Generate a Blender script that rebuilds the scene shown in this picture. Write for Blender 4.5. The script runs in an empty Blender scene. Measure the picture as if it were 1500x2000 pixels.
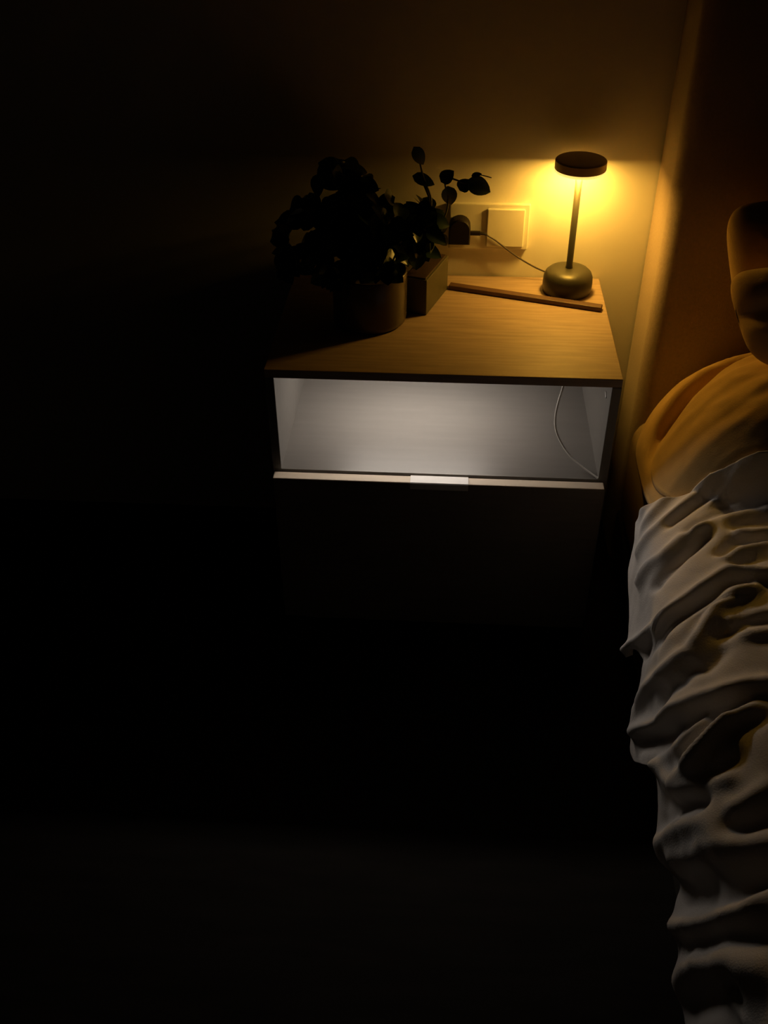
import bpy, bmesh, math, random
from mathutils import Vector, Matrix, noise
import numpy as np

PI = math.pi
S = bpy.context.scene
COL = S.collection
H = 0.58                                   # height of the bedside table top above the floor

# ------------------------------------------------------------------ camera, world, exposure
cd = bpy.data.cameras.new('camera')
cam = bpy.data.objects.new('camera', cd)
COL.objects.link(cam)
cd.sensor_fit = 'VERTICAL'
cd.sensor_height = 24.0
cd.lens = 1939.0 * 24.0 / 2000.0
cd.clip_start = 0.02
cam.matrix_world = Matrix(((0.9977, -0.0362, 0.0576, -0.2815),
                           (0.0677, 0.6116, -0.7883, -1.7804),
                           (-0.0067, 0.7904, 0.6126, 0.8036 + H),
                           (0, 0, 0, 1)))
S.camera = cam
w = bpy.data.worlds.new('night')
w.use_nodes = True
w.node_tree.nodes['Background'].inputs[0].default_value = (1.0, 0.75, 0.5, 1)
w.node_tree.nodes['Background'].inputs[1].default_value = 0.0006
S.world = w
S.view_settings.view_transform = 'Standard'
S.view_settings.look = 'None'
S.view_settings.gamma = 1
S.view_settings.exposure = 0.0
S.view_settings.use_curve_mapping = False
LAMP_POWER = 175.0                          # emission of the table lamp's diffuser
LAMP_COLOR = (1.0, 0.525, 0.068)
LED_POWER = 60.0                           # emission of the light bar in the niche
LED_COLOR = (1.0, 0.895, 0.785)


# ------------------------------------------------------------------ materials
def mat(name, color, rough=0.6, metal=0.0, var=0.08, scale=30.0, stretch=(1, 1, 1), bump=0.0, bscale=80.0,
        spec=0.5, sheen=0.0):
    m = bpy.data.materials.new(name)
    m.use_nodes = True
    nt = m.node_tree
    b = nt.nodes['Principled BSDF']
    b.inputs['Roughness'].default_value = rough
    b.inputs['Metallic'].default_value = metal
    b.inputs['Specular IOR Level'].default_value = spec
    if sheen:
        b.inputs['Sheen Weight'].default_value = sheen
    tc = nt.nodes.new('ShaderNodeTexCoord')
    mp = nt.nodes.new('ShaderNodeMapping')
    mp.inputs['Scale'].default_value = stretch
    nt.links.new(tc.outputs['Object'], mp.inputs['Vector'])
    nz = nt.nodes.new('ShaderNodeTexNoise')
    nz.inputs['Scale'].default_value = scale
    nz.inputs['Detail'].default_value = 5
    nt.links.new(mp.outputs['Vector'], nz.inputs['Vector'])
    cr = nt.nodes.new('ShaderNodeValToRGB')
    cr.color_ramp.elements[0].position = 0.3
    cr.color_ramp.elements[1].position = 0.7
    cr.color_ramp.elements[0].color = tuple(c * (1 - var) for c in color) + (1,)
    cr.color_ramp.elements[1].color = tuple(min(1, c * (1 + var)) for c in color) + (1,)
    nt.links.new(nz.outputs['Fac'], cr.inputs['Fac'])
    nt.links.new(cr.outputs['Color'], b.inputs['Base Color'])
    if bump:
        n2 = nt.nodes.new('ShaderNodeTexNoise')
        n2.inputs['Scale'].default_value = bscale
        n2.inputs['Detail'].default_value = 3
        nt.links.new(mp.outputs['Vector'], n2.inputs['Vector'])
        bp = nt.nodes.new('ShaderNodeBump')
        bp.inputs['Strength'].default_value = bump
        bp.inputs['Distance'].default_value = 0.002
        nt.links.new(n2.outputs['Fac'], bp.inputs['Height'])
        nt.links.new(bp.outputs['Normal'], b.inputs['Normal'])
    return m


def glow(name, color, power):
    m = bpy.data.materials.new(name)
    m.use_nodes = True
    b = m.node_tree.nodes['Principled BSDF']
    b.inputs['Base Color'].default_value = (0.8, 0.8, 0.8, 1)
    b.inputs['Emission Color'].default_value = tuple(color) + (1,)
    b.inputs['Emission Strength'].default_value = power
    return m


M = dict(
    wall=mat('wall_paint', (0.78, 0.74, 0.68), 0.75, var=0.02, scale=3, bump=0.08, bscale=260),
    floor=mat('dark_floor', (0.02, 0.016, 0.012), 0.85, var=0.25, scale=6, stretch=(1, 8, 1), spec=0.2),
    oak=mat('oak', (0.39, 0.28, 0.215), 0.55, var=0.16, scale=9, stretch=(1.2, 14, 14), bump=0.1, bscale=30),
    edge=mat('pale_edge', (0.62, 0.52, 0.40), 0.6, var=0.06, scale=12, stretch=(1, 12, 12)),
    laminate=mat('grey_laminate', (0.142, 0.134, 0.124), 0.42, var=0.05, scale=7, stretch=(1.2, 12, 12)),
    front=mat('dark_front', (0.22, 0.18, 0.14), 0.6, var=0.1, scale=9, stretch=(1.2, 12, 12)),
    tab=mat('white_tab', (0.78, 0.76, 0.74), 0.5, var=0.02),
    white=mat('white_plastic', (0.82, 0.78, 0.7), 0.4, var=0.02),
    black=mat('black_plastic', (0.012, 0.008, 0.007), 0.6, var=0.1, spec=0.25),
    cable=mat('cable_rubber', (0.05, 0.038, 0.03), 0.5, var=0.1),
    pale_cable=mat('pale_cable', (0.75, 0.73, 0.7), 0.45, var=0.05),
    bronze=mat('lamp_metal', (0.055, 0.05, 0.034), 0.42, metal=0.25, var=0.06, scale=60),
    diffuser=glow('lamp_glow', LAMP_COLOR, LAMP_POWER),
    rim=glow('lamp_rim_glow', (1.0, 0.68, 0.16), 1.25),
    cap=mat('lamp_cap', (0.5, 0.36, 0.19), 0.5, var=0.05, scale=60),
    led=glow('bar_glow', LED_COLOR, LED_POWER),
    stick=mat('red_wood', (0.10, 0.047, 0.028), 0.55, var=0.2, scale=20, stretch=(1, 10, 10)),
    box=mat('dark_card', (0.075, 0.066, 0.035), 0.5, var=0.15, scale=25),
    lid=mat('brown_lid', (0.05, 0.026, 0.017), 0.55, var=0.25, scale=40),
    pot=mat('pot_glaze', (0.085, 0.064, 0.043), 0.25, var=0.08, scale=20),
    soil=mat('soil', (0.03, 0.02, 0.014), 0.95, var=0.4, scale=120, bump=0.8, bscale=160),
    leaf=mat('leaf', (0.022, 0.045, 0.016), 0.35, var=0.3, scale=40),
    stem=mat('plant_stem', (0.05, 0.05, 0.02), 0.6, var=0.2, scale=60),
    board=mat('headboard_fabric', (0.46, 0.35, 0.27), 0.9, var=0.06, scale=200, bump=0.25, bscale=500, spec=0.1, sheen=0.2),
    base=mat('bed_base_fabric', (0.07, 0.06, 0.05), 0.9, var=0.1, scale=150, spec=0.1),
    mustard=mat('mustard_cotton', (0.60, 0.40, 0.165), 0.9, var=0.06, scale=25, bump=0.2, bscale=420, spec=0.1, sheen=0.15),
    sheet=mat('sheet_cotton', (0.33, 0.24, 0.14), 0.9, var=0.05, scale=25, bump=0.2, bscale=420, spec=0.1),
    duvet=mat('grey_cotton', (0.77, 0.72, 0.68), 0.92, var=0.03, scale=18, bump=0.25, bscale=420, spec=0.1, sheen=0.1),
)


# ------------------------------------------------------------------ helpers
def obj(name, bm, material, parent=None, smooth=False):
    me = bpy.data.meshes.new(name)
    bmesh.ops.recalc_face_normals(bm, faces=bm.faces)
    bm.to_mesh(me)
    bm.free()
    me.materials.append(material)
    if smooth:
        for p in me.polygons:
            p.use_smooth = True
    o = bpy.data.objects.new(name, me)
    COL.objects.link(o)
    if parent:
        o.parent = parent
    return o


def thing(name, label, cat, loc, rotz=0.0, group=None):
    o = bpy.data.objects.new(name, None)
    o.empty_display_size = 0.05
    COL.objects.link(o)
    o.location = loc
    o.rotation_euler = (0, 0, rotz)
    tag(o, label, cat, group)
    return o


def tag(o, label, cat, group=None):
    o['label'] = label
    o['category'] = cat
    if group:
        o['group'] = group
    return o


def struct(name, bm, m):
    o = obj(name, bm, m)
    o['kind'] = 'structure'
    return o


def box(bm, x0, x1, y0, y1, z0, z1, bev=0.0, seg=2):
    r = bmesh.ops.create_cube(bm, size=1.0)
    for v in r['verts']:
        v.co = Vector(((x0 + x1) / 2 + v.co.x * (x1 - x0), (y0 + y1) / 2 + v.co.y * (y1 - y0), (z0 + z1) / 2 + v.co.z * (z1 - z0)))
    if bev:
        es = list({e for v in r['verts'] for e in v.link_edges})
        bmesh.ops.bevel(bm, geom=es, offset=bev, segments=seg, profile=0.5, affect='EDGES')
    return bm


def lathe(bm, prof, seg=64, c=(0, 0, 0)):
    rings = []
    for r, z in prof:
        if r < 1e-6:
            rings.append([bm.verts.new((c[0], c[1], c[2] + z))])
        else:
            rings.append([bm.verts.new((c[0] + r * math.cos(2 * PI * i / seg), c[1] + r * math.sin(2 * PI * i / seg), c[2] + z)) for i in range(seg)])
    for a, b in zip(rings, rings[1:]):
        if len(a) == 1 and len(b) == 1:
            continue
        for i in range(seg):
            j = (i + 1) % seg
            if len(a) == 1:
                bm.faces.new((a[0], b[j], b[i]))
            elif len(b) == 1:
                bm.faces.new((a[i], a[j], b[0]))
            else:
                bm.faces.new((a[i], a[j], b[j], b[i]))
    return bm


def spline(pts, n=8):
    P = [Vector(p) for p in pts]
    out = []
    for i in range(len(P) - 1):
        p0, p1, p2, p3 = P[max(i - 1, 0)], P[i], P[i + 1], P[min(i + 2, len(P) - 1)]
        for k in range(n):
            t = k / n
            out.append(0.5 * ((2 * p1) + (p2 - p0) * t + (2 * p0 - 5 * p1 + 4 * p2 - p3) * t * t + (3 * p1 - p0 - 3 * p2 + p3) * t ** 3))
    out.append(P[-1])
    return out


def tube(bm, pts, r, seg=10, r2=None):
    P = [Vector(p) for p in pts]
    rings = []
    up = Vector((0.13, 0.2, 1)).normalized()
    for i, p in enumerate(P):
        d = (P[min(i + 1, len(P) - 1)] - P[max(i - 1, 0)]).normalized()
        a = d.cross(up)
        if a.length < 1e-4:
            a = d.cross(Vector((1, 0, 0)))
        a.normalize()
        b = d.cross(a)
        rr = r if r2 is None else r + (r2 - r) * i / (len(P) - 1)
        rings.append([bm.verts.new(p + (a * math.cos(2 * PI * k / seg) + b * math.sin(2 * PI * k / seg)) * rr) for k in range(seg)])
    for A, B in zip(rings, rings[1:]):
        for k in range(seg):
            bm.faces.new((A[k], A[(k + 1) % seg], B[(k + 1) % seg], B[k]))
    bm.faces.new(rings[0][::-1])
    bm.faces.new(rings[-1])
    return bm


NB = bmesh.new

# ------------------------------------------------------------------ the room
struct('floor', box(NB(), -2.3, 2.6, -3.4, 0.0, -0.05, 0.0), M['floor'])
struct('wall_back', box(NB(), -2.4, 2.6, 0.0, 0.1, -0.05, 2.5), M['wall'])
struct('wall_left', box(NB(), -2.4, -2.3, -3.4, 0.0, -0.05, 2.5), M['wall'])

# ------------------------------------------------------------------ bedside table (right edge at x = 0, back against the wall)
W, D, T, NH = 0.578, 0.381, 0.0155, 0.181
YB = -0.003
nf = H - T - NH                              # top of the niche floor
tb = thing('bedside_table', 'oak topped bedside table with a lit open niche above a dark drawer', 'bedside table', (-W / 2, -D / 2, 0))


def tpart(name, bm, m, parent=None, smooth=False, off=(W / 2, D / 2, 0)):
    bm.transform(Matrix.Translation(off))
    return obj(name, bm, m, parent or tb, smooth)


tpart('table_top', box(NB(), -W, 0, -D, YB, H - T, H, 0.0012), M['oak'])
tpart('side_panel', box(NB(), -W, -W + T, -D, YB, 0.05, H - T - 0.0002, 0.0008), M['laminate'])
tpart('side_panel', box(NB(), -T, 0, -D, YB, 0.05, H - T - 0.0002, 0.0008), M['laminate'])
tpart('niche_floor', box(NB(), -W + T, -T, -D, YB - 0.008, nf - 0.015, nf), M['laminate'])
tpart('back_panel', box(NB(), -W + T, -T, YB - 0.007, YB, 0.06, H - T), M['laminate'])
tpart('bottom_panel', box(NB(), -W + T, -T, -D + 0.002, YB - 0.008, 0.05, 0.066), M['laminate'])
tpart('plinth', box(NB(), -W + 0.03, -0.03, -D + 0.03, YB, 0.0, 0.0498), M['front'])
bm = NB()
box(bm, -0.0016, 0.0, -0.0065, 0.0065, -0.0022, 0.0022, 0.0006)
bm.transform(Matrix.Translation((-T, -0.338, H - 0.054)) @ Matrix.Rotation(math.radians(20), 4, 'X'))
clip = tpart('cable_clip', bm, M['tab'])
clip['label'] = 'small white clip on the niche side wall'
dr = tpart('drawer', box(NB(), -W + 0.004, -0.007, -0.4065, -0.3868, 0.056, nf - 0.002, 0.0012), M['edge'])
bm = NB()
box(bm, -W + 0.0045, -0.0075, -0.4072, -0.4066, 0.0565, nf - 0.0035)
fr = tpart('drawer_veneer', bm, M['front'], dr)
fr['label'] = 'dark veneer face of the drawer'
bm = NB()                                   # tab pull folded over the drawer's top edge
pl = [(-0.388, nf - 0.0018), (-0.388, nf + 0.0002), (-0.4086, nf + 0.0002), (-0.4104, nf - 0.0012), (-0.4104, nf - 0.013), (-0.4086, nf - 0.013), (-0.4076, nf - 0.0035), (-0.4074, nf - 0.0018)]
A = [bm.verts.new((-0.3365, y, z)) for y, z in pl]
B = [bm.verts.new((-0.2372, y, z)) for y, z in pl]
for i in range(len(pl)):
    j = (i + 1) % len(pl)
    bm.faces.new((A[i], A[j], B[j], B[i]))
bm.faces.new(A[::-1])
bm.faces.new(B)
hd = tpart('tab_handle', bm, M['tab'], dr)
hd['label'] = 'white metal tab pull'

# LED bar fixed under the table top, and its cable
lb = thing('light_bar', 'slim white light bar stuck under the oak table top inside the niche', 'light', (-0.335, -0.2, H - T - 0.0002))
bm = box(NB(), -0.135, 0.135, -0.012, 0.012, -0.007, 0, 0.002)
obj('housing', bm, M['white'], lb)
bm = NB()
n = 10
ra = [[bm.verts.new((x, -0.010 * math.cos(PI * k / n), -0.0072 - 0.009 * math.sin(PI * k / n))) for k in range(n + 1)] for x in (-0.13, 0.13)]
for k in range(n):
    bm.faces.new((ra[0][k], ra[0][k + 1], ra[1][k + 1], ra[1][k]))
bm.faces.new(ra[0])
bm.faces.new(ra[1][::-1])
bm.faces.new((ra[0][0], ra[1][0], ra[1][n], ra[0][n]))
obj('glowing_diffuser', bm, M['led'], lb)
pts = [(-0.199, -0.2, H - 0.0205), (-0.13, -0.205, H - 0.0195), (-0.095, -0.23, H - 0.021), (-0.0885, -0.30, H - 0.0215), (-0.0885, -0.345, H - 0.03), (-0.0912, -0.33, H - 0.0735), (-0.092, -0.318, H - 0.1103),
       (-0.0883, -0.318, H - 0.1394), (-0.0766, -0.33, H - 0.1609), (-0.0612, -0.345, H - 0.1758), (-0.0394, -0.362, H - 0.187), (-0.0185, -0.3772, H - 0.1945), (-0.0172, -0.3795, H - 0.194)]
tag(obj('light_bar_cable', tube(NB(), spline(pts, 8), 0.0019, 8), M['pale_cable'], smooth=True),
    'thin pale cable looping down inside the lit niche to its front right corner', 'cable')

# ------------------------------------------------------------------ table lamp
lp = thing('table_lamp', 'slim bronze table lamp with a glowing flat disc head on a squat round base', 'lamp', (-0.0655, -0.060, H))
bm = lathe(NB(), [(0, 0), (0.041, 0), (0.0435, 0.0015), (0.0448, 0.006), (0.0452, 0.018), (0.0445, 0.029), (0.0415, 0.0365), (0.036, 0.0415), (0.028, 0.0442), (0.016, 0.0455), (0, 0.0458)], 72)
obj('base', bm, M['bronze'], lp, True)
obj('stem', lathe(NB(), [(0, 0.045), (0.0068, 0.045), (0.0064, 0.048), (0.0058, 0.051), (0.0058, 0.226), (0, 0.226)], 32), M['bronze'], lp, True)
sh = obj('shade', lathe(NB(), [(0, 0.2255), (0.0436, 0.2255), (0.0440, 0.2262), (0.0438, 0.2395), (0.0422, 0.2412), (0.040, 0.242), (0, 0.242)], 72), M['cap'], lp)
df = obj('glowing_diffuser', lathe(NB(), [(0, 0.2212), (0.025, 0.2212), (0.025, 0.2220), (0, 0.2220)], 72), M['diffuser'], lp)
rm = obj('glowing_rim', lathe(NB(), [(0.0255, 0.2214), (0.0438, 0.2214), (0.0442, 0.2222), (0.0441, 0.2254), (0.0255, 0.2254), (0.0255, 0.2214)], 72), M['rim'], lp)
rm['label'] = 'bright amber rim under the disc'
df['label'] = 'glowing amber ring under the disc'

# ------------------------------------------------------------------ wall socket, charger, cable
ws = thing('wall_socket', 'white double wall socket plate with a raised square on its right half', 'socket', (-0.213, 0, H + 0.099))
obj('faceplate', box(NB(), -0.073, 0.073, -0.0105, -0.0002, -0.043, 0.043, 0.002), M['white'], ws)
obj('socket_cover', box(NB(), -0.0045, 0.064, -0.0155, -0.0103, -0.036, 0.0355, 0.0018), M['white'], ws)
ch = thing('phone_charger', 'black plug-in charger in the left half of the white wall socket', 'charger', (-0.2665, -0.0107, H + 0.098))
bm = NB()
out = [(-0.02, -0.024), (0.019, -0.024)] + [(0.019 - 0.0 + 0.0 if False else 0.0195 * math.cos(a), 0.004 + 0.0195 * math.sin(a)) for a in [k * PI / 14 for k in range(15)]] + [(-0.02, 0.0)]
A = [bm.verts.new((x, -0.0002, z)) for x, z in out]
B = [bm.verts.new((x, -0.024, z)) for x, z in out]
C2 = [bm.verts.new((x * 0.9, -0.027, z * 0.9)) for x, z in out]
for R1, R2 in ((A, B), (B, C2)):
    for i in range(len(out)):
        j = (i + 1) % len(out)
        bm.faces.new((R1[i], R1[j], R2[j], R2[i]))
bm.faces.new(A[::-1])
bm.faces.new(C2)
obj('body', bm, M['black'], ch)
cb = thing('charging_cable', 'thin dark charging cable running from the black charger to the lamp base', 'cable', (-0.246, -0.018, H + 0.09))
off = Vector((-0.246, -0.018, H + 0.09))
bm = box(NB(), -0.0012, 0.018, -0.004, 0.004, -0.0035, 0.0035, 0.0012)
tube(bm, [(0.018, 0, 0), (0.024, 0, -0.0008), (0.03, 0, -0.003)], 0.0032, 10, 0.0018)
obj('connector', bm, M['black'], cb)
pts = [(-0.2175, -0.018, H + 0.0872), (-0.200, -0.018, H + 0.077), (-0.175, -0.018, H + 0.058), (-0.15, -0.018, H + 0.041), (-0.125, -0.018, H + 0.027), (-0.105, -0.018, H + 0.018), (-0.092, -0.017, H + 0.0125)]
obj('cord', tube(NB(), [Vector(p) - off for p in spline(pts, 6)], 0.0015, 8), M['cable'], cb, True)

# ------------------------------------------------------------------ stick and box on the table
st = tag(obj('wooden_stick', box(NB(), -0.1415, 0.1415, -0.008, 0.008, 0, 0.0085, 0.0012), M['stick']),
         'thin red-brown wooden stick lying across the table in front of the lamp', 'stick')
st.location = (-0.1455, -0.0985, H + 0.0001)
st.rotation_euler = (0, 0, math.atan2(-0.078, 0.272))

kb = thing('small_box', 'small dark box with a brown top standing beside the plant pot', 'box', (-0.324, -0.113, H), math.radians(-18))
obj('body', box(NB(), -0.022, 0.022, -0.058, 0.058, 0.0001, 0.066, 0.0015), M['box'], kb)
bm = box(NB(), -0.0185, 0.0185, -0.0545, 0.0545, 0.064, 0.0685, 0.001)
ld = obj('lid', bm, M['lid'], kb)
ld['label'] = 'reddish brown lid panel'

# ------------------------------------------------------------------ potted plant
random.seed(11)
PX, PY = -0.419, -0.194
pp = thing('potted_plant', 'bushy dark green houseplant in a round glazed pot on the left of the bedside table', 'plant', (PX, PY, H))
bm = lathe(NB(), [(0, 0.0002), (0.058, 0.0002), (0.0625, 0.004), (0.064, 0.012), (0.0648, 0.092), (0.064, 0.0945), (0.0615, 0.0945), (0.0605, 0.092), (0.0595, 0.07), (0, 0.07)], 72)
obj('pot', bm, M['pot'], pp, True)
obj('soil', lathe(NB(), [(0, 0.084), (0.03, 0.0835), (0.055, 0.081), (0.0600, 0.0795), (0.0590, 0.072), (0, 0.072)], 48), M['soil'], pp)
fol, stems = NB(), NB()


def leaf(p, d, nrm, L, Wd):
    d = Vector(d).normalized()
    nrm = Vector(nrm)
    sd = d.cross(nrm).normalized()
    nn = sd.cross(d)
    p = Vector(p)
    N = 7
    rows = []
    for i in range(N + 1):
        t = i / N
        wd = Wd / 2 * (math.sin(PI * min(1, t ** 0.75)) ** 0.7 if 0 < t < 1 else 0.02)
        c = p + d * (L * (t - 0.5)) - nn * (0.18 * L * (t - 0.45) ** 2)
        rows.append([fol.verts.new(c + sd * wd * k + nn * (0.22 * wd * abs(k)) - nn * 0.0) for k in (-1, -0.5, 0, 0.5, 1)])
    for a, b in zip(rows, rows[1:]):
        for k in range(4):
            fol.faces.new((a[k], a[k + 1], b[k + 1], b[k]))


VIEW = Vector((0.05, -0.85, 0.5))
O = Vector((PX, PY, 0))
for x, z, ang, L, Wd in ((-0.34, 0.262, -62, 0.036, 0.022), (-0.331, 0.222, -24, 0.042, 0.021), (-0.292, 0.229, 40, 0.028, 0.024), (-0.287, 0.196, -78, 0.036, 0.027),
                         (-0.263, 0.215, 50, 0.024, 0.024), (-0.238, 0.213, -28, 0.047, 0.031), (-0.243, 0.2325, 10, 0.018, 0.009), (-0.322, 0.178, -60, 0.034, 0.018),
                         (-0.303, 0.158, -40, 0.032, 0.024), (-0.300, 0.142, -80, 0.034, 0.026), (-0.296, 0.118, -60, 0.028, 0.02)):
    a = math.radians(ang)
    d = Vector((math.cos(a), 0.15, math.sin(a)))
    leaf(Vector((x, -0.12, z)) - O, d, VIEW + Vector((random.uniform(-.2, .2), 0, random.uniform(-.2, .2))), L, Wd)
tube(stems, [Vector(p) - O for p in spline([(-0.40, -0.18, 0.08), (-0.36, -0.15, 0.13), (-0.325, -0.125, 0.165), (-0.318, -0.12, 0.19), (-0.331, -0.119, 0.224), (-0.338, -0.118, 0.25)], 6)], 0.0016, 6)
tube(stems, [Vector(p) - O for p in spline([(-0.40, -0.18, 0.08), (-0.34, -0.14, 0.12), (-0.30, -0.122, 0.15), (-0.289, -0.12, 0.185), (-0.296, -0.12, 0.222), (-0.285, -0.119, 0.225), (-0.262, -0.119, 0.218), (-0.24, -0.119, 0.214)], 6)], 0.0016, 6)
tube(stems, [Vector(p) - O for p in spline([(-0.255, -0.119, 0.22), (-0.243, -0.119, 0.2315), (-0.232, -0.119, 0.231), (-0.218, -0.119, 0.2275)], 5)], 0.0009, 6)
tube(stems, [Vector(p) - O for p in [(-0.331, -0.12, 0.216), (-0.322, -0.12, 0.195), (-0.318, -0.12, 0.178)]], 0.0022, 6)
clusters = [(-.33, -.14, .151, .030, .040, 34), (-.391, -.16, .151, .052, .055, 46), (-.443, -.16, .18, .052, .062, 48), (-.486, -.15, .243, .036, .026, 14), (-.451, -.15, .217, .033, .038, 24),
            (-.521, -.15, .161, .048, .033, 26), (-.570, -.16, .112, .022, .05, 18), (-.41, -.19, .112, .065, .022, 30), (-.49, -.17, .125, .04, .03, 22), (-.362, -.085, .115, .035, .04, 42), (-.345, -.12, .105, .03, .025, 20), (-.44, -.09, .10, .05, .03, 36), (-.52, -.12, .085, .04, .03, 30), (-.39, -.06, .09, .05, .035, 40), (-.385, -.225, .118, .025, .018, 14), (-.335, -.075, .13, .028, .035, 26), (-.45, -.235, .1, .05, .015, 16)]
for cx, cy, cz, rx, rz, n in clusters:
    base = Vector((PX + random.uniform(-.02, .02), PY + random.uniform(-.02, .02), 0.08))
    c = Vector((cx, cy, cz))
    mid = (base + c) / 2 + Vector((0, 0, 0.035))
    tube(stems, [p - O for p in spline([base, mid, c], 8)], 0.0017, 6)
    for _ in range(n):
        while True:
            q = Vector((random.uniform(-1, 1), random.uniform(-1, 1), random.uniform(-1, 1)))
            if q.length < 1:
                break
        p = c + Vector((q.x * rx, q.y * 0.045, q.z * rz))
        d = Vector((q.x + random.uniform(-.6, .6), q.y * 0.6 + random.uniform(-.4, .4), q.z * 0.4 - 0.25 + random.uniform(-.5, .4)))
        nr = Vector((random.uniform(-.6, .6), random.uniform(-1, .1), random.uniform(.1, 1)))
        leaf(p - O, d, nr, random.uniform(0.028, 0.046), random.uniform(0.023, 0.034))
        tube(stems, [p - O, p - O - (q * 0.012) - Vector((0, 0, 0.008))], 0.0008, 5)
obj('stems', stems, M['stem'], pp, True)
obj('foliage', fol, M['leaf'], pp, True)

# ------------------------------------------------------------------ bed
bd = thing('bed', 'upholstered bed with a tall padded tan headboard against the back wall', 'bed', (0.85, -1.1, 0))
OB = Vector((0.85, -1.1, 0))
bm = NB()                                   # padded headboard: rounded left and right front edges
HX0, HX1, HY, HR = 0.080, 1.62, -0.145, 0.032
out = [(HX0, -0.004)]
for k in range(13):
    a = k / 12 * PI / 2
    out.append((HX0 + HR - HR * math.cos(a), HY + HR - HR * math.sin(a)))
for k in range(13):
    a = k / 12 * PI / 2
    out.append((HX1 - HR + HR * math.sin(a), HY + HR - HR * math.cos(a)))
out.append((HX1, -0.004))
zs = [0.0] + [1.26 - 0.04 + 0.04 * math.sin(k / 6 * PI / 2) for k in range(7)]
ins = [0.0] + [0.04 * (1 - math.cos(k / 6 * PI / 2)) for k in range(7)]
rings = []
for z, i_ in zip(zs, ins):
    rings.append([bm.verts.new((x + (i_ if x < 0.5 else -i_), min(y + i_ * (1 if y < -0.01 else 0), -0.003), z)) for x, y in out])
for a, b in zip(rings, rings[1:]):
    for k in range(len(out)):
        j = (k + 1) % len(out)
        bm.faces.new((a[k], a[j], b[j], b[k]))
bm.faces.new(rings[0][::-1])
bm.faces.new(rings[-1])
bm.transform(Matrix.Translation(-OB))
hb = obj('headboard', bm, M['board'], bd, True)
hb.data.set_sharp_from_angle(angle=math.radians(32))
bm = box(NB(), 0.075, 1.62, -2.16, HY - 0.001, 0.06, H - 0.43, 0.012, 3)
bm.transform(Matrix.Translation(-OB))
obj('bed_base', bm, M['base'], bd)
for x, y in ((0.13, -0.25), (1.55, -0.25), (0.13, -2.08), (1.55, -2.08)):
    bm = lathe(NB(), [(0, 0), (0.02, 0), (0.026, 0.06), (0, 0.06)], 20, (x, y, 0))
    bm.transform(Matrix.Translation(-OB))
    obj('leg', bm, M['base'], bd)
bm = box(NB(), 0.072, 1.62, -2.14, HY - 0.003, H - 0.43, H - 0.2, 0.045, 5)
tag(obj('mattress', bm, M['sheet'], smooth=True), 'thick mattress in a brown fitted sheet under the grey duvet', 'mattress')


# ------------------------------------------------------------------ pillows
def dome(u, v):
    if abs(u) >= 1 or abs(v) >= 1:
        return 0.0
    return ((1 - abs(u) ** 2.4) ** 0.6) * ((1 - abs(v) ** 2.6) ** 0.6)


ZM = H - 0.198
LOW = (0.056, 0.74, -0.585, -0.150, 0.222, 3.2)     # x range, y range, thickness, squareness of the outline
UPP = (0.066, 0.72, -0.585, -0.240, 0.068, 2.2)


def radius(p, x, y):
    u, v = 2 * (x - p[0]) / (p[1] - p[0]) - 1, 2 * (y - p[2]) / (p[3] - p[2]) - 1
    return (abs(u) ** p[5] + abs(v) ** p[5]) ** (1 / p[5])


def puff(p, x, y):
    r = radius(p, x, y)
    return (1 - r ** 2.7) ** 0.55 if r < 1 else 0.0


def wrinkle(x, y, seed, amp):
    n = noise.fractal(Vector((x * 10 + seed, y * 16, seed)), 1.0, 2.0, 4)
    r = 1 - abs(noise.noise(Vector((x * 9 - y * 5 + seed, y * 20 + x * 6, seed * 2))))
    return amp * (0.7 * n + 0.9 * (r ** 6 - 0.3))


def low_top(x, y):
    f = puff(LOW, x, y)
    r = radius(UPP, x, y)
    g = 0.02 * math.exp(-((r - 1.0) / 0.07) ** 2) + (0.036 if r < 1 else 0.036 * math.exp(-((r - 1) / 0.07) ** 2))
    return max(ZM + 0.001, ZM + LOW[4] * f + (wrinkle(x, y, 2.0, 0.004) - g) * min(1, 2 * f))


def upp_bot(x, y):
    return low_top(x, y) + 0.002


def upp_top(x, y):
    f = puff(UPP, x, y)
    if f <= 0:
        return upp_bot(x, y)
    c = 0.0                                  # two creases pressed into the upper pillow
    for (x0, y0, x1, y1, a, wd) in ((0.10, -0.40, 0.30, -0.365, -0.007, 0.014), (0.09, -0.44, 0.26, -0.425, -0.006, 0.012), (0.2, -0.33, 0.34, -0.35, -0.008, 0.016)):
        dx, dy = x1 - x0, y1 - y0
        t = max(0, min(1, ((x - x0) * dx + (y - y0) * dy) / (dx * dx + dy * dy)))
        c += a * math.exp(-((x - x0 - t * dx) ** 2 + (y - y0 - t * dy) ** 2) / wd ** 2)
    return upp_bot(x, y) + UPP[4] * f + (wrinkle(x, y, 5.3, 0.004) + c) * f ** 0.5


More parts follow.
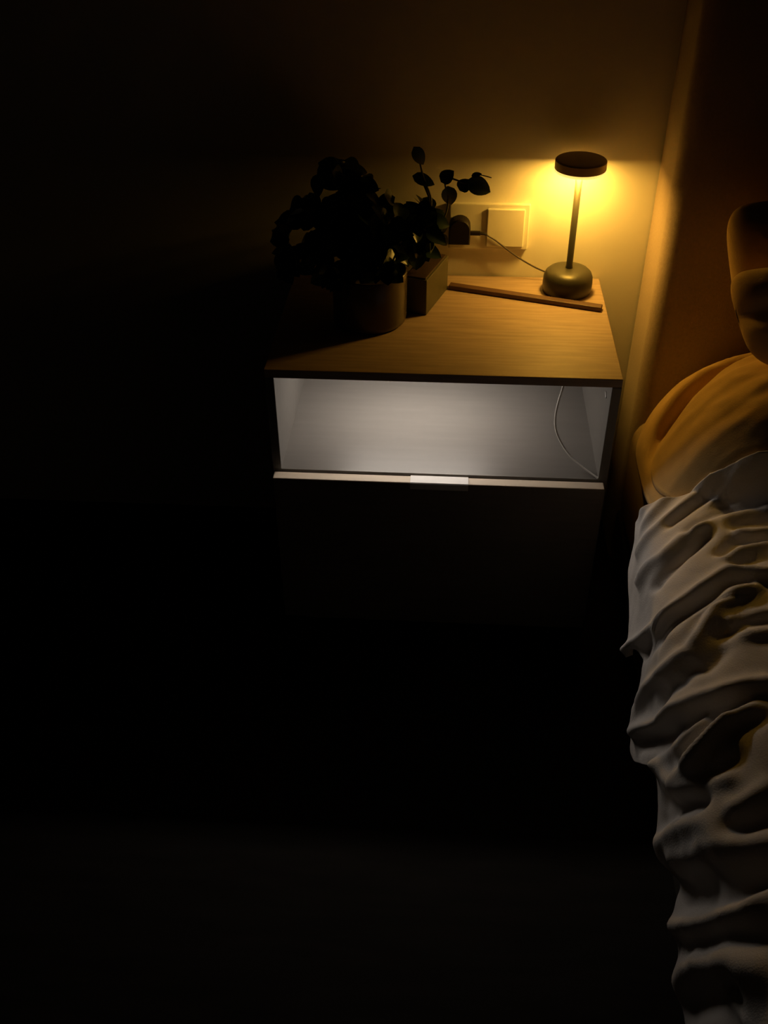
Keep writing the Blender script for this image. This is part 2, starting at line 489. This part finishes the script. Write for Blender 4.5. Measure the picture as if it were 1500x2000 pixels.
def lying_pillow(label, P_, bot, top):
    bm = NB()
    N = 90
    lo, hi = [], []
    cx, cy = (P_[0] + P_[1]) / 2, (P_[2] + P_[3]) / 2
    for i in range(N + 1):
        a, b = [], []
        for j in range(N + 1):
            u, v = math.sin((-1 + 2 * i / N) * PI / 2), math.sin((-1 + 2 * j / N) * PI / 2)
            nn = (abs(u) ** P_[5] + abs(v) ** P_[5]) ** (1 / P_[5])
            k = max(abs(u), abs(v)) / nn if nn > 1e-9 else 1.0
            x = cx + u * k * (P_[1] - P_[0]) / 2
            y = cy + v * k * (P_[3] - P_[2]) / 2
            zb, zt = bot(x, y), top(x, y)
            if i in (0, N) or j in (0, N):
                vt = bm.verts.new((x, y, zb + 0.004))
                a.append(vt)
                b.append(vt)
            else:
                a.append(bm.verts.new((x, y, zb)))
                b.append(bm.verts.new((x, y, max(zt, zb + 0.008))))
        lo.append(a)
        hi.append(b)
    for i in range(N):
        for j in range(N):
            bm.faces.new((hi[i][j], hi[i + 1][j], hi[i + 1][j + 1], hi[i][j + 1]))
            bm.faces.new((lo[i][j], lo[i][j + 1], lo[i + 1][j + 1], lo[i + 1][j]))
    o = obj('pillow', bm, M['mustard'], None, True)
    return tag(o, label, 'pillow')


lying_pillow('mustard pillow lying flat on the mattress, lowest of the stack, against the headboard', LOW, lambda x, y: ZM, low_top)
lying_pillow('plump mustard pillow lying on top of the flat one, just right of the bedside table', UPP, upp_bot, upp_top)


def upright_pillow(label, xl, xr, foot, head, thick, seed, creases, amp):
    """a pillow leaning back: foot and head are (y, z) of its lower and upper edge"""
    bm = NB()
    N = 72
    d = Vector((0, head[0] - foot[0], head[1] - foot[1]))
    L = d.length
    d.normalize()
    nrm = Vector((0, -d.z, d.y))             # towards the foot of the bed
    side = {}
    for sg in (1, -1):
        for i in range(N + 1):
            for j in range(N + 1):
                u, v = math.sin((-1 + 2 * i / N) * PI / 2), math.sin((-1 + 2 * j / N) * PI / 2)
                edge = i in (0, N) or j in (0, N)
                if sg < 0 and edge:
                    side[(sg, i, j)] = side[(1, i, j)]
                    continue
                k = 1 - 0.12 * (u * v) ** 4
                x = (xl + xr) / 2 + u * k * (xr - xl) / 2 - 0.03 * v * (1 if u < 0 else 0) * abs(u)
                h = L / 2 + v * k * L / 2
                f = math.sqrt(max(0, 1 - (1 - min(1, (1 - abs(u)) * (xr - xl) / 2 / 0.19)) ** 2)) * ((1 - abs(v) ** 2.6) ** 0.6 if abs(v) < 1 else 0)
                t = thick / 2 * f * (1.0 if sg > 0 else 0.45)
                if sg > 0:
                    t += wrinkle(x, h, seed, amp) * f ** 0.5
                    for (x0, h0, x1, h1, a, wd) in creases:
                        dx, dy = x1 - x0, h1 - h0
                        q = max(0, min(1, ((x - x0) * dx + (h - h0) * dy) / (dx * dx + dy * dy)))
                        t += a * math.exp(-((x - x0 - q * dx) ** 2 + (h - h0 - q * dy) ** 2) / wd ** 2) * f ** 0.35
                p = Vector((x, foot[0], foot[1])) + d * h + nrm * (sg * t)
                side[(sg, i, j)] = bm.verts.new(p)
    for sg in (1, -1):
        for i in range(N):
            for j in range(N):
                q = [side[(sg, i, j)], side[(sg, i + 1, j)], side[(sg, i + 1, j + 1)], side[(sg, i, j + 1)]]
                bm.faces.new(q if sg > 0 else q[::-1])
    return tag(obj('pillow', bm, M['mustard'], None, True), label, 'pillow')


upright_pillow('mustard pillow standing upright against the headboard, its left edge catching the lamp light', 0.17, 0.78, (-0.275, H + 0.015), (-0.205, H + 0.235), 0.14, 7.7, (), 0.004)
upright_pillow('creased mustard pillow slumped in front of the upright one at the right frame edge', 0.165, 0.77, (-0.395, H + 0.025), (-0.305, H + 0.165), 0.19, 9.1,
               ((0.16, 0.085, 0.34, 0.115, -0.022, 0.016), (0.24, 0.03, 0.4, 0.05, -0.018, 0.016), (0.2, 0.15, 0.3, 0.09, 0.006, 0.012)), 0.006)

RIDGES=[
 (1, 1.0, [(0.0409, -0.4883), (0.0767, -0.4658), (0.1136, -0.4301), (0.1577, -0.423), (0.2073, -0.4345), (0.2235, -0.4659), (0.2199, -0.5053)]),
 (0.8, 0.8, [(0.0352, -0.5172), (0.0779, -0.4934), (0.1233, -0.4676), (0.1758, -0.4645), (0.2099, -0.4943)]),
 (0.8, 0.8, [(0.0091, -0.5593), (0.0707, -0.5355), (0.1093, -0.5176), (0.1429, -0.5035), (0.176, -0.4893)]),
 (-0.8, 0.7, [(0.077, -0.5484), (0.1121, -0.5319), (0.1563, -0.5131), (0.2076, -0.4938)]),
 (-0.7, 0.6, [(0.0734, -0.4678), (0.1157, -0.4499), (0.1589, -0.4447), (0.2028, -0.4565)]),
 (1, 0.9, [(-0.0114, -0.6072), (0.051, -0.6131), (0.0908, -0.5938), (0.1272, -0.5886)]),
 (-1.3, 0.8, [(0.0248, -0.6539), (0.0571, -0.6446), (0.0928, -0.6262), (0.1244, -0.6033)]),
 (0.7, 0.8, [(0.1127, -0.5858), (0.1458, -0.5681), (0.1762, -0.5621), (0.2223, -0.5672)]),
 (-0.9, 0.8, [(0.1034, -0.581), (0.1359, -0.5682), (0.1702, -0.5561), (0.2069, -0.5537)]),
 (1.3, 0.8, [(-0.1232, -0.6444), (0.0109, -0.7323), (0.0619, -0.7235), (0.1045, -0.7093), (0.1405, -0.6923), (0.1657, -0.7021), (0.1892, -0.7133)]),
 (-1.4, 1.0, [(-0.0585, -0.7146), (0.0232, -0.7573), (0.0524, -0.7442), (0.086, -0.7311)]),
 (-1, 0.9, [(0.1009, -0.7284), (0.1316, -0.7137), (0.1597, -0.7196), (0.1854, -0.7297)]),
 (1.2, 1.0, [(-0.1655, -0.7414), (-0.0688, -0.7778), (0.0171, -0.822), (0.059, -0.8193), (0.0827, -0.7984), (0.1077, -0.7651), (0.1328, -0.7416), (0.1687, -0.729)]),
 (0.5, 0.8, [(0.0462, -0.7463), (0.0341, -0.7732), (0.0119, -0.7924)]),
 (-0.8, 0.7, [(0.0529, -0.7967), (0.0724, -0.7768), (0.0952, -0.746)]),
 (-1.1, 1.0, [(-0.0239, -0.8397), (0.0405, -0.8554), (0.069, -0.8435), (0.0909, -0.8273), (0.109, -0.8041)]),
 (1, 0.8, [(0.0726, -0.8378), (0.0962, -0.8235), (0.1281, -0.8175), (0.1645, -0.822)]),
 (-0.9, 0.8, [(0.076, -0.856), (0.1021, -0.8382), (0.1377, -0.7925), (0.1705, -0.7954)]),
 (0.8, 0.7, [(0.1234, -0.7875), (0.1477, -0.786), (0.1729, -0.7848)]),
 (1.4, 1.0, [(-0.1724, -0.7682), (-0.0624, -0.851), (0.0305, -0.8972), (0.0774, -0.9053), (0.1141, -0.9035), (0.1453, -0.906)]),
 (-1.5, 1.2, [(-0.1539, -0.8024), (-0.0225, -0.8959), (0.0429, -0.9195), (0.0843, -0.9249), (0.1265, -0.9212)]),
 (1, 0.6, [(-0.0894, -0.8953), (0.0159, -0.9462), (0.0438, -0.9389), (0.0586, -0.9287)]),
 (-1, 0.7, [(0.0084, -0.964), (0.0414, -0.9611), (0.0717, -0.9433)]),
 (1.2, 1.0, [(0.0312, -0.9903), (0.0661, -0.9693), (0.0962, -0.9484), (0.1248, -0.9288)]),
 (-0.8, 0.8, [(0.0878, -0.9685), (0.1102, -0.9585), (0.134, -0.9552)]),
 (-1.2, 0.9, [(0.1641, -0.5373), (0.1865, -0.5359), (0.2278, -0.5433)]),
 (-1.2, 1.0, [(0.17, -0.5926), (0.1895, -0.5902), (0.2158, -0.5961)]),
 (0.7, 0.6, [(0.1707, -0.6126), (0.1876, -0.6211), (0.2102, -0.6205)]),
 (-1.2, 0.9, [(0.1399, -0.6481), (0.1625, -0.6294), (0.1896, -0.6332), (0.2069, -0.6352)]),
 (0.8, 0.6, [(0.1416, -0.6636), (0.1618, -0.6556), (0.1857, -0.6511), (0.2036, -0.6496)]),
 (-0.8, 0.8, [(0.1568, -0.6797), (0.1757, -0.6762), (0.1972, -0.6777)]),
 (1, 1.0, [(-0.0888, -0.9005), (-0.0404, -0.9648), (0.0276, -0.9897), (0.0621, -0.9652), (0.0852, -0.9517)]),
 (-0.9, 0.9, [(-0.0982, -0.9509), (-0.0171, -1.0097), (0.032, -1.0349)]),
 (0.8, 1.0, [(-0.0337, -0.9815), (0.025, -1.0196), (0.0493, -1.0227), (0.0688, -1.0275)]),
 (-0.9, 0.9, [(0.0442, -1.0155), (0.0647, -1.0102), (0.086, -1.0011)]),
 (0.8, 1.0, [(0.0671, -1.0692), (0.0866, -1.0641), (0.1103, -1.0527)]),
 (-1.1, 1.0, [(-0.1157, -0.9696), (-0.0362, -1.0072), (0.0245, -1.0411)]),
 (-1.2, 1.0, [(0.0548, -1.0885), (0.0769, -1.0913), (0.1017, -1.0892)]),
 (1, 1.4, [(-0.1331, -0.9882), (-0.0361, -1.0296), (0.0241, -1.0621), (0.0465, -1.0887)]),
 (0.8, 1.3, [(-0.1067, -1.0349), (-0.0105, -1.0869), (0.0488, -1.1135), (0.0948, -1.1186)]),
 (-1.5, 1.6, [(-0.1377, -1.0436), (-0.032, -1.1092), (0.0406, -1.1458), (0.0864, -1.1535)]),
 (-1.1, 1.3, [(-0.0972, -1.0935), (-0.0022, -1.154), (0.0444, -1.1712), (0.0737, -1.1641)]),
 (1.4, 1.0, [(-0.1458, -1.0997), (-0.0641, -1.1422), (0.0118, -1.1766), (0.0473, -1.183), (0.0677, -1.1746), (0.082, -1.172)]),
 (-1.3, 1.3, [(-0.1049, -1.1441), (-0.0149, -1.1846), (0.037, -1.2063), (0.0705, -1.2183)]),
 (1.0, 1.5, [(-0.1676, -1.1563), (-0.0974, -1.1668), (-0.0013, -1.2213), (0.0448, -1.2504)]),
 (-1.1, 1.4, [(-0.1591, -1.1901), (-0.0842, -1.2196), (-0.0019, -1.2536)]),
 (0.6, 0.5, [(-0.0393, -1.235), (-0.0114, -1.2631), (0.0132, -1.29)]),
 (-0.6, 0.5, [(0.0105, -1.0985), (0.0172, -1.1106), (0.0229, -1.1216)]),
]

# ------------------------------------------------------------------ grey duvet: folds given as (height, width, line on the cloth)
HEM = [(-0.40, -0.005), (-0.4778, 0.0204), (-0.5214, -0.0039), (-0.5299, -0.0512), (-0.5708, -0.0929), (-0.6231, -0.12), (-0.645, -0.15), (-0.68, -0.08), (-0.7319, -0.068),
       (-0.75, -0.18), (-0.7574, -0.2238), (-0.79, -0.22), (-0.8088, -0.196), (-0.8952, -0.0968), (-0.9486, -0.1377), (-0.993, -0.1539), (-1.0418, -0.136), (-1.0833, -0.1376), (-1.1158, -0.1396),
       (-1.1459, -0.168), (-1.1772, -0.181), (-1.25, -0.185), (-1.5, -0.18), (-2.1, -0.18)]
HEAD = [(-0.3, -0.50), (0.0204, -0.49), (0.05, -0.489), (0.085, -0.494), (0.12, -0.501), (0.18, -0.512), (0.24, -0.524), (0.4, -0.535), (1.7, -0.54)]
XS, ZC, AX, BZ = 0.03, H - 0.215, 0.30, 0.125
_t = np.linspace(0, PI / 2, 400)
_px, _pz = XS + AX - AX * np.cos(_t), ZC + BZ * np.sin(_t)
_s = np.concatenate([[0], np.cumsum(np.hypot(np.diff(_px), np.diff(_pz)))])
_hy = np.array([-a for a, b in HEM])
_hs = np.array([b for a, b in HEM])
hy = np.linspace(0.38, 2.1, 900)              # hem line, softened
hs = np.interp(hy, _hy, _hs)
kern = np.exp(-(np.arange(-14, 15) / 6.0) ** 2)
hs = np.convolve(np.pad(hs, 14, mode='edge'), kern / kern.sum(), mode='valid')
NS, NT = 310, 300
kk = np.linspace(0, 1, NS)
tt = np.linspace(0, 1, NT) ** 1.25
Sg = np.zeros((NT, NS))
Yg = np.zeros((NT, NS))
far = 1.62
for i in range(NT):
    y0 = -0.40 - tt[i] * 1.7
    # spacing denser near the lit edge
    s_hem = np.interp(-y0, hy, hs)
    s = np.where(kk < 0.8, s_hem + (0.55 - s_hem) * kk / 0.8, 0.55 + (far - 0.55) * (kk - 0.8) / 0.2)
    head = np.interp(s, [a for a, b in HEAD], [b for a, b in HEAD])
    Sg[i] = s
    Yg[i] = head + (-2.1 - head) * tt[i]
# the hem depends on the final y of the first column: refine
for i in range(NT):
    for _ in range(3):
        s_hem = np.interp(-Yg[i, 0], hy, hs)
        s = np.where(kk < 0.8, s_hem + (0.55 - s_hem) * kk / 0.8, 0.55 + (far - 0.55) * (kk - 0.8) / 0.2)
        head = np.interp(s, [a for a, b in HEAD], [b for a, b in HEAD])
        Sg[i] = s
        Yg[i] = head + (-2.1 - head) * tt[i]
RIDGES += [(0.6, 0.7, [(0.15, -0.531), (0.2, -0.54), (0.26, -0.55), (0.36, -0.558)]), (-0.6, 0.7, [(0.17, -0.556), (0.24, -0.567), (0.34, -0.577)])]
disp = np.zeros((NT, NS))
FA, FW = 0.0105, 0.0120
for amp, wid, line in RIDGES:
    best = np.full((NT, NS), 9.0)
    for (s0, y0), (s1, y1) in zip(line, line[1:]):
        ds, dy = s1 - s0, y1 - y0
        L2 = ds * ds + dy * dy + 1e-9
        t = np.clip(((Sg - s0) * ds + (Yg - y0) * dy) / L2, 0, 1)
        d2 = (Sg - s0 - t * ds) ** 2 + (Yg - y0 - t * dy) ** 2
        best = np.minimum(best, d2)
    disp += amp * FA * np.exp(-best / (wid * FW) ** 2)
for _ in range(2):                           # relax the cloth a little
    q = np.pad(disp, 1, mode='edge')
    disp = (q[1:-1, 1:-1] * 2 + q[:-2, 1:-1] + q[2:, 1:-1] + q[1:-1, :-2] + q[1:-1, 2:]) / 6
A_ = float(_s[-1])
bm = NB()
vs = []
for i in range(NT):
    row = []
    for k in range(NS):
        s, y = float(Sg[i, k]), float(Yg[i, k])
        if s < 0:
            x, z, nx, nz = XS, ZC + s, -1.0, 0.0
        elif s < A_:
            a = float(np.interp(s, _s, _t))
            x, z, nx, nz = XS + AX - AX * math.cos(a), ZC + BZ * math.sin(a), -math.cos(a) * BZ, math.sin(a) * AX
            l = math.hypot(nx, nz)
            nx, nz = nx / l, nz / l
        else:
            x, z, nx, nz = XS + AX + s - A_, ZC + BZ, 0.0, 1.0
        d = disp[i, k]
        d += 0.006 * noise.fractal(Vector((s * 7, y * 7, 3.3)), 1.0, 2.0, 4)
        d += 0.010 * noise.noise(Vector((s * 3 + 9, y * 3.5, 1.3)))
        if s > 0.28:                         # long soft creases across the rest of the bed
            c1 = 1 - abs(noise.noise(Vector((s * 2.2 + y * 1.5, y * 8 - s * 3, 5.1))))
            d += min(1, (s - 0.28) / 0.12) * 0.016 * (c1 ** 5 - 0.2)
        # keep clear of the mattress under it
        d = max(d, -0.03)
        px, pz = x + nx * d, z + nz * d
        if y > -0.66 and s > 0:              # the cloth lies over the pillows it meets
            f = min(1, 2.5 * max(puff(LOW, px, y), puff(UPP, px, y)))
            pz = max(pz, upp_top(px, y) + 0.017 + 0.9 * max(-0.008, d) - 0.06 * (1 - f))
        row.append(bm.verts.new((px, y, pz)))
    vs.append(row)
for i in range(NT - 1):
    for k in range(NS - 1):
        bm.faces.new((vs[i][k], vs[i + 1][k], vs[i + 1][k + 1], vs[i][k + 1]))
dv = tag(obj('duvet', bm, M['duvet'], None, True), 'rumpled grey duvet draped over the side of the bed', 'duvet')
md = dv.modifiers.new('thickness', 'SOLIDIFY')
md.thickness = 0.012
md.offset = -1
